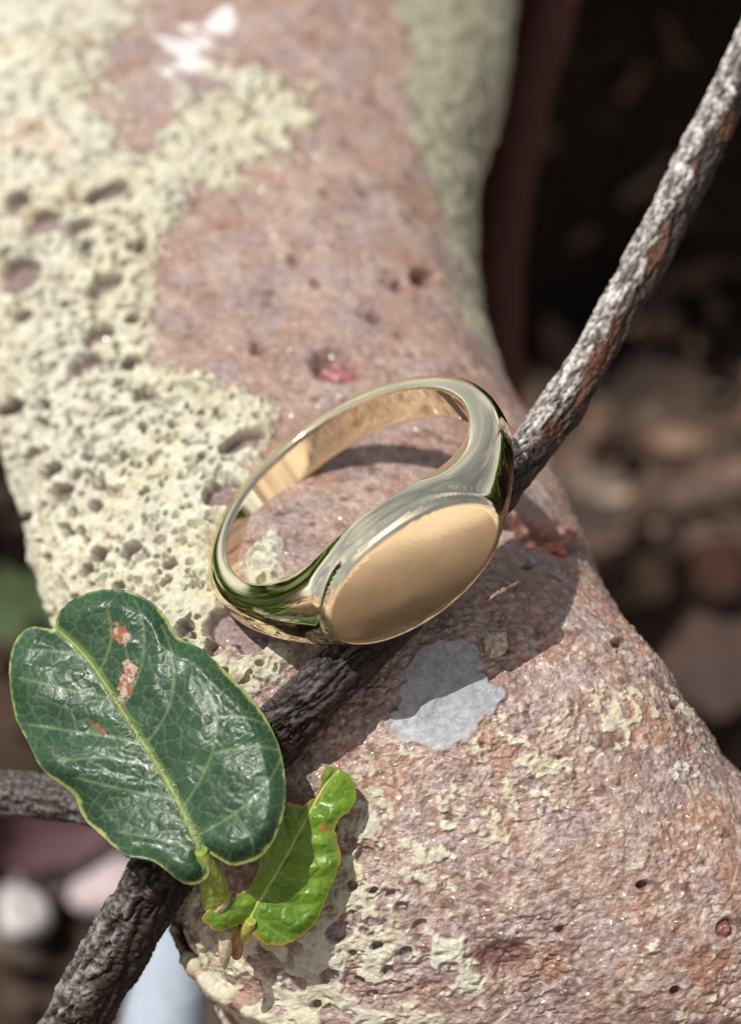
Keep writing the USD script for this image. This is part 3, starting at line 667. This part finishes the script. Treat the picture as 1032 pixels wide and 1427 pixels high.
def small_z(p, um, dm, side, edge):
    d = dm * 0.043
    right = p[:, 0] > np.interp(-p[:, 1], [-1290, -1262, -1228, -1194, -1160, -1128, -1096, -1078], [346, 358, 378, 398, 416, 434, 452, 466])
    z = 6.2 + 0.6 * um - 2.2 * np.clip(um - 0.75, 0, 1) * 4 * 0.3
    zl = 0.5 * d - 0.03 * d * d
    zr = 0.18 * d - 0.05 * d * d + 0.08 * np.sin(p[:, 1] / 12.0 + 2 * np.sin(p[:, 1] / 31.0)) * sstep(0.8, 3.0, d)
    return z + np.where(right, zr, zl) - 0.16 * sstep(22, 0, edge)
leaf2, look2, mids2 = hide_leaf('leaf', sm_out, sm_mid, sm_sec, small_z, 0.05, 18, 1.7, 'young_leaf',
    ((0.12, 0.25, 0.026), (0.18, 0.33, 0.03), (0.24, 0.36, 0.07), (0.32, 0.42, 0.10), (0.36, 0.26, 0.06)), plant, 400,
    label='small bright green curled leaf with a reddish brown edge', spots=((452, 1154, 8, 6, 0, (0.5, 0.22, 0.06), (0.4, 0.3, 0.06)),))
rib('midrib', look2, mids2, 0.15, 0.06, leaf2, (0.33, 0.44, 0.10), lift=-0.1)

def small_tube(name, pts, rad, colr, label=None, bark=0.3, seed=500, parent=plant, mat='soft', n=(70, 40)):
    v_, f_, i_ = tube(np.array([at(*p) for p in pts]), rad, n[0], n[1], bark, seed)
    o = obj(name, W(v_), f_, mat, parent, lerp(colr, np.array(colr) * 0.6, sstep(0.4, 0.65, i_['fine'])))
    if label: tag(o, label)
    return o
small_tube('petiole', [(280, 1186, 9.0), (288, 1205, 8.4), (296, 1228, 7.5), (300, 1250, 6.6), (312, 1278, 5.0)], [0.35, 0.5, 0.72, 0.82, 0.6], (0.26, 0.33, 0.06))
small_tube('petiole', [(350, 1284, 6.4), (342, 1298, 5.6), (330, 1310, 4.6)], [0.28, 0.38, 0.4], (0.40, 0.40, 0.08))
small_tube('bud', [(306, 1266, 5.6), (318, 1286, 5.4), (326, 1310, 5.0), (330, 1334, 4.4)], [0.4, 0.62, 0.55, 0.25], (0.36, 0.22, 0.08), 'brownish bud between the two leaves')
small_tube('bract', [(318, 1240, 6.4), (310, 1258, 6.9), (296, 1276, 6.6)], [0.15, 0.35, 0.12], (0.45, 0.34, 0.2), bark=0.2)
small_tube('bract', [(316, 1296, 5.8), (314, 1318, 5.8), (313, 1350, 5.2)], [0.25, 0.4, 0.1], (0.42, 0.35, 0.24), bark=0.2)

# ------------------------------------------------------------------ loose grains lodged in the stone
def grain_piece(name, px_, py_, r, colr, label, seed, squash=(1, 1, 0.6), mat='soft', up=0.2):
    k = cKDTree(PXY[upper]).query((px_, py_))[1]
    c0, n0 = stone_pts[k], stone_n[k]
    s = trimesh.creation.icosphere(4, 1.0)
    v = s.vertices * (1 + 0.55 * (fbm(s.vertices * 1.3 + seed, 3, seed) - 0.5)[:, None] * 2) * squash * r
    o = obj(name, W(v + c0 + n0 * r * up), s.faces, mat, stone, lerp(colr, np.array(colr) * 0.55, sstep(0.35, 0.65, fbm(s.vertices * 4, 3, seed + 1))))
    tag(o, label)
mat_col('resin', 0.25, 1800, 0.2, ((2500, 0.3, 0.0001),), 0.5)
grain_piece('red_grain', 470, 516, 1.25, (0.36, 0.14, 0.14), 'dark pink grain lodged in a hollow above the ring', 3, (1.2, 0.8, 0.6), 'resin', 0.0)
grain_piece('pale_grain', 690, 898, 0.6, (0.50, 0.40, 0.32), 'yellowish brown lump at the corner of the grey lichen', 5, (1.1, 1.2, 0.7), 'resin', 0.3)
grain_piece('red_grain', 775, 762, 0.7, (0.55, 0.16, 0.10), 'orange red lump in the hollow at the right edge', 7, (1.3, 0.8, 0.6), 'resin', 0.3)
grain_piece('red_grain', 1006, 1296, 0.5, (0.25, 0.1, 0.1), 'dark red grain low on the right', 9, (1, 1, 0.6), 'resin', 0.3)

# ------------------------------------------------------------------ background: litter on the soil, stems
rg = np.random.default_rng(21)
def chip(rng, L, Wd, curl):
    nu, nv = 6, 4
    u = np.linspace(-1, 1, nu); v = np.linspace(-1, 1, nv)
    U, V_ = np.meshgrid(u, v, indexing='ij')
    w = np.sqrt(np.clip(1 - U ** 2, 0, 1)) * (1 + 0.25 * np.sin(U * 7 + rng.uniform(0, 6)))
    x = U * L; y = V_ * w * Wd
    z = curl * (V_ ** 2) * Wd + 0.35 * curl * U ** 2 * L + 0.06 * L * np.sin(U * 5 + rng.uniform(0, 6))
    t = np.stack([x, y, z], -1).reshape(-1, 3)
    f = grid_faces(nu, nv)
    b = t - [0, 0, 0.0006]
    n = len(t)
    e = np.r_[np.arange(nv), np.arange(nv - 1, n, nv)[1:], np.arange(n - 2, n - nv - 1, -1), np.arange(n - 2 * nv, 0, -nv)]
    e2 = np.roll(e, -1)
    F = np.vstack([f, f[:, ::-1] + n, np.stack([e, e2, e2 + n], 1), np.stack([e, e2 + n, e + n], 1)])
    return np.vstack([t, b]), F
LV, LF, LC = [], [], []
off = 0
for i in range(4200):
    x, y = rg.uniform(-0.2, 0.26), rg.uniform(-0.10, 0.30)
    if abs(x + 0.1 * y) < 0.012: continue
    L_ = rg.uniform(0.0018, 0.0062) * (1 if x > 0 else 0.8)
    v, f = chip(rg, L_, L_ * rg.uniform(0.25, 0.6), rg.uniform(-0.9, 0.9))
    R_ = Rotation.from_euler('xyz', [rg.normal(0, 0.6), rg.normal(0, 0.6), rg.uniform(0, 6.28)]).as_matrix()
    v = v @ R_.T + [x, y, float(ground_h(np.array(x), np.array(y))) + rg.uniform(0.001, 0.008)]
    t = rg.random()
    cc = np.array([(0.22, 0.14, 0.105), (0.15, 0.095, 0.07), (0.32, 0.24, 0.18), (0.09, 0.06, 0.045), (0.26, 0.16, 0.11)][int(t * 5)]) * rg.uniform(0.4, 0.85)
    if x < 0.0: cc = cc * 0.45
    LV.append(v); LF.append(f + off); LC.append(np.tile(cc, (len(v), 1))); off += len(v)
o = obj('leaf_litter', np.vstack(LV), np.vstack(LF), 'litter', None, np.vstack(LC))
tag(o, 'loose brown leaf litter and crumbs on the soil around the stone', 'leaf litter', kind='stuff')

def on_ground(px_, py_, up=0.004):
    c = W(at(px_, py_, 0)); d = c - cp; d /= np.linalg.norm(d)
    t = 0.1
    for _ in range(4000):
        q = cp + d * t
        if q[2] < ground_h(q[:1], q[1:2])[0] + up: break
        t += 0.0004
    return q
def dead_leaf(px_, py_, L_, wd, curl, rot, cc, label, cat='dead leaf', name='dead_leaf', mat='litter'):
    rr = np.random.default_rng(int(px_ * 7 + py_))
    v, f = chip(rr, L_, wd, curl)
    q = on_ground(px_, py_, 0.012)
    v = v @ Rotation.from_euler('xyz', rot).as_matrix().T
    t = thing(name, label, cat, loc=q)
    obj('blade', v + q, f, mat, t, np.tile([cc], (len(v), 1)))
dead_leaf(800, 700, 0.0085, 0.004, 0.5, (0.7, 0.1, 0.5), (0.27, 0.21, 0.165), 'pale tan dead leaf lying on the dark soil right of the ring')
dead_leaf(900, 815, 0.0055, 0.0028, 0.5, (0.5, 0.2, 1.3), (0.30, 0.19, 0.115), 'small orange brown dead leaf on the soil close to the right edge of the stone')
dead_leaf(990, 800, 0.0065, 0.0035, 0.4, (0.6, 0.1, 1.0), (0.24, 0.125, 0.085), 'reddish brown dead leaf at the right border of the photo')
dead_leaf(1000, 930, 0.0095, 0.006, 0.3, (0.5, 0.0, 0.2), (0.28, 0.19, 0.155), 'broad dull brown dead leaf beyond the lower right slope of the stone')
dead_leaf(70, 1165, 0.0075, 0.004, 0.4, (0.7, 0.1, 0.4), (0.075, 0.035, 0.045), 'blurred maroon fallen leaf at the left behind the side twig', 'fallen leaf')
dead_leaf(25, 845, 0.009, 0.0045, 0.4, (0.6, 0.1, 0.3), (0.05, 0.075, 0.03), 'blurred green leaf left of the stone above the large leaf', 'leaf', 'green_leaf')
def pebble(px_, py_, r, cc, label):
    q = on_ground(px_, py_, 0.006)
    s = trimesh.creation.icosphere(3, 1.0)
    v = s.vertices * (1 + 0.5 * (fbm(s.vertices * 0.9 + px_, 2, 5) - 0.5)[:, None]) * [r, r * 0.8, r * 0.6]
    t = thing('pebble', label, 'pebble', loc=q)
    obj('pebble_surface', v + q, s.faces, 'litter', t, np.tile([cc], (len(v), 1)))
pebble(15, 1280, 0.0048, (0.42, 0.40, 0.41), 'blurred whitish pebble at the left border of the photo')
pebble(150, 1235, 0.0050, (0.40, 0.33, 0.35), 'blurred greyish pink pebble behind the thick lower stem')
pebble(60, 1230, 0.0035, (0.26, 0.2, 0.21), 'blurred dark grey pebble between two paler ones')

v_, f_, i_ = tube(np.array([at(*p) for p in [(860, -260, -80), (780, -60, -78), (720, 160, -75), (690, 360, -72), (690, 560, -70), (720, 800, -72)]]), [3.4, 3.2, 3.0, 2.8, 2.8, 2.8], 120, 40, 0.4, 600)
t = thing('red_stem', 'blurred dark red brown stem in the shade behind the right side of the stone', 'stem', loc=W(at(720, 800, -72)))
obj('bark', W(v_), f_, 'bark', t, np.tile([(0.055, 0.016, 0.012)], (len(v_), 1)))
v_, f_, i_ = tube(np.array([at(*p) for p in [(252, 1300, -52), (244, 1340, -50), (232, 1400, -47), (215, 1500, -43), (190, 1650, -38)]]), [2.0, 3.0, 3.3, 3.4, 3.4], 90, 40, 0.15, 620)
t = thing('pale_stake', 'blurred pale bluish white stake left of the lower corner of the stone', 'stake', loc=W(at(190, 1650, -38)))
obj('shaft', W(v_), f_, 'grey_lichen', t, np.tile([(0.32, 0.37, 0.44)], (len(v_), 1)))

# ------------------------------------------------------------------ added leaves outside the frame that shade the hollow and the left side
rg = np.random.default_rng(33)
added_canopy = thing('shade_canopy', 'added mass of leaves shading the hollow behind the stone and the left side', 'added_canopy', loc=(0.30, 0.42, float(ground_h(np.array([0.3]), np.array([0.42]))[0])))
SVv, SFf, SCc = [], [], []
off = 0
def canopy_leaves(n, lo_, hi_, size):
    global off
    for i in range(n):
        c0 = rg.uniform(lo_, hi_)
        L_ = rg.uniform(*size)
        u = np.array([-1, -0.5, 0, 0.5, 1.0]); w = np.array([0.05, 0.75, 1, 0.7, 0.04]) * L_ * 0.34
        v = np.vstack([np.c_[u * L_, w, 0.25 * w], np.c_[u * L_, 0 * w, -0.1 * L_ * u ** 2], np.c_[u * L_, -w, 0.25 * w]])
        f = grid_faces(3, 5)
        R_ = Rotation.from_euler('xyz', [rg.normal(0, 0.6), rg.normal(0, 0.6), rg.uniform(0, 6.28)]).as_matrix()
        SVv.append(v @ R_.T + c0); SFf.append(f + off); off += 15
        SCc.append(np.tile(np.array([(0.035, 0.085, 0.02), (0.06, 0.115, 0.03), (0.13, 0.21, 0.05)][rg.integers(3)]), (15, 1)))
H = HEIGHT
canopy_leaves(4600, (-0.30, 0.166, H - 0.037), (0.50, 0.46, H - 0.004), (0.016, 0.030))
canopy_leaves(150, (-0.26, -0.03, H - 0.05), (-0.075, 0.15, H - 0.012), (0.010, 0.020))
o = obj('shade_foliage', np.vstack(SVv), np.vstack(SFf), 'leaf', added_canopy, np.vstack(SCc)); tag(o, kind='stuff')
for k in range(9):
    e = np.array([rg.uniform(-0.25, 0.5), rg.uniform(0.2, 0.5), H - 0.02]) if k < 6 else np.array([rg.uniform(-0.3, -0.1), rg.uniform(0.0, 0.15), H - 0.03])
    b0 = np.array([0.30, 0.42, float(ground_h(np.array([0.3]), np.array([0.42]))[0]) - 0.01])
    mid_ = (b0 + e) / 2 + [0, 0, 0.01]
    v_, f_, i_ = tube(np.array([b0, mid_, e]) * 1000, [7, 4, 2], 40, 14, 0.6, 700 + k)
    obj('added_branch', v_ / 1000, f_, 'bark', added_canopy, bark_col(i_))
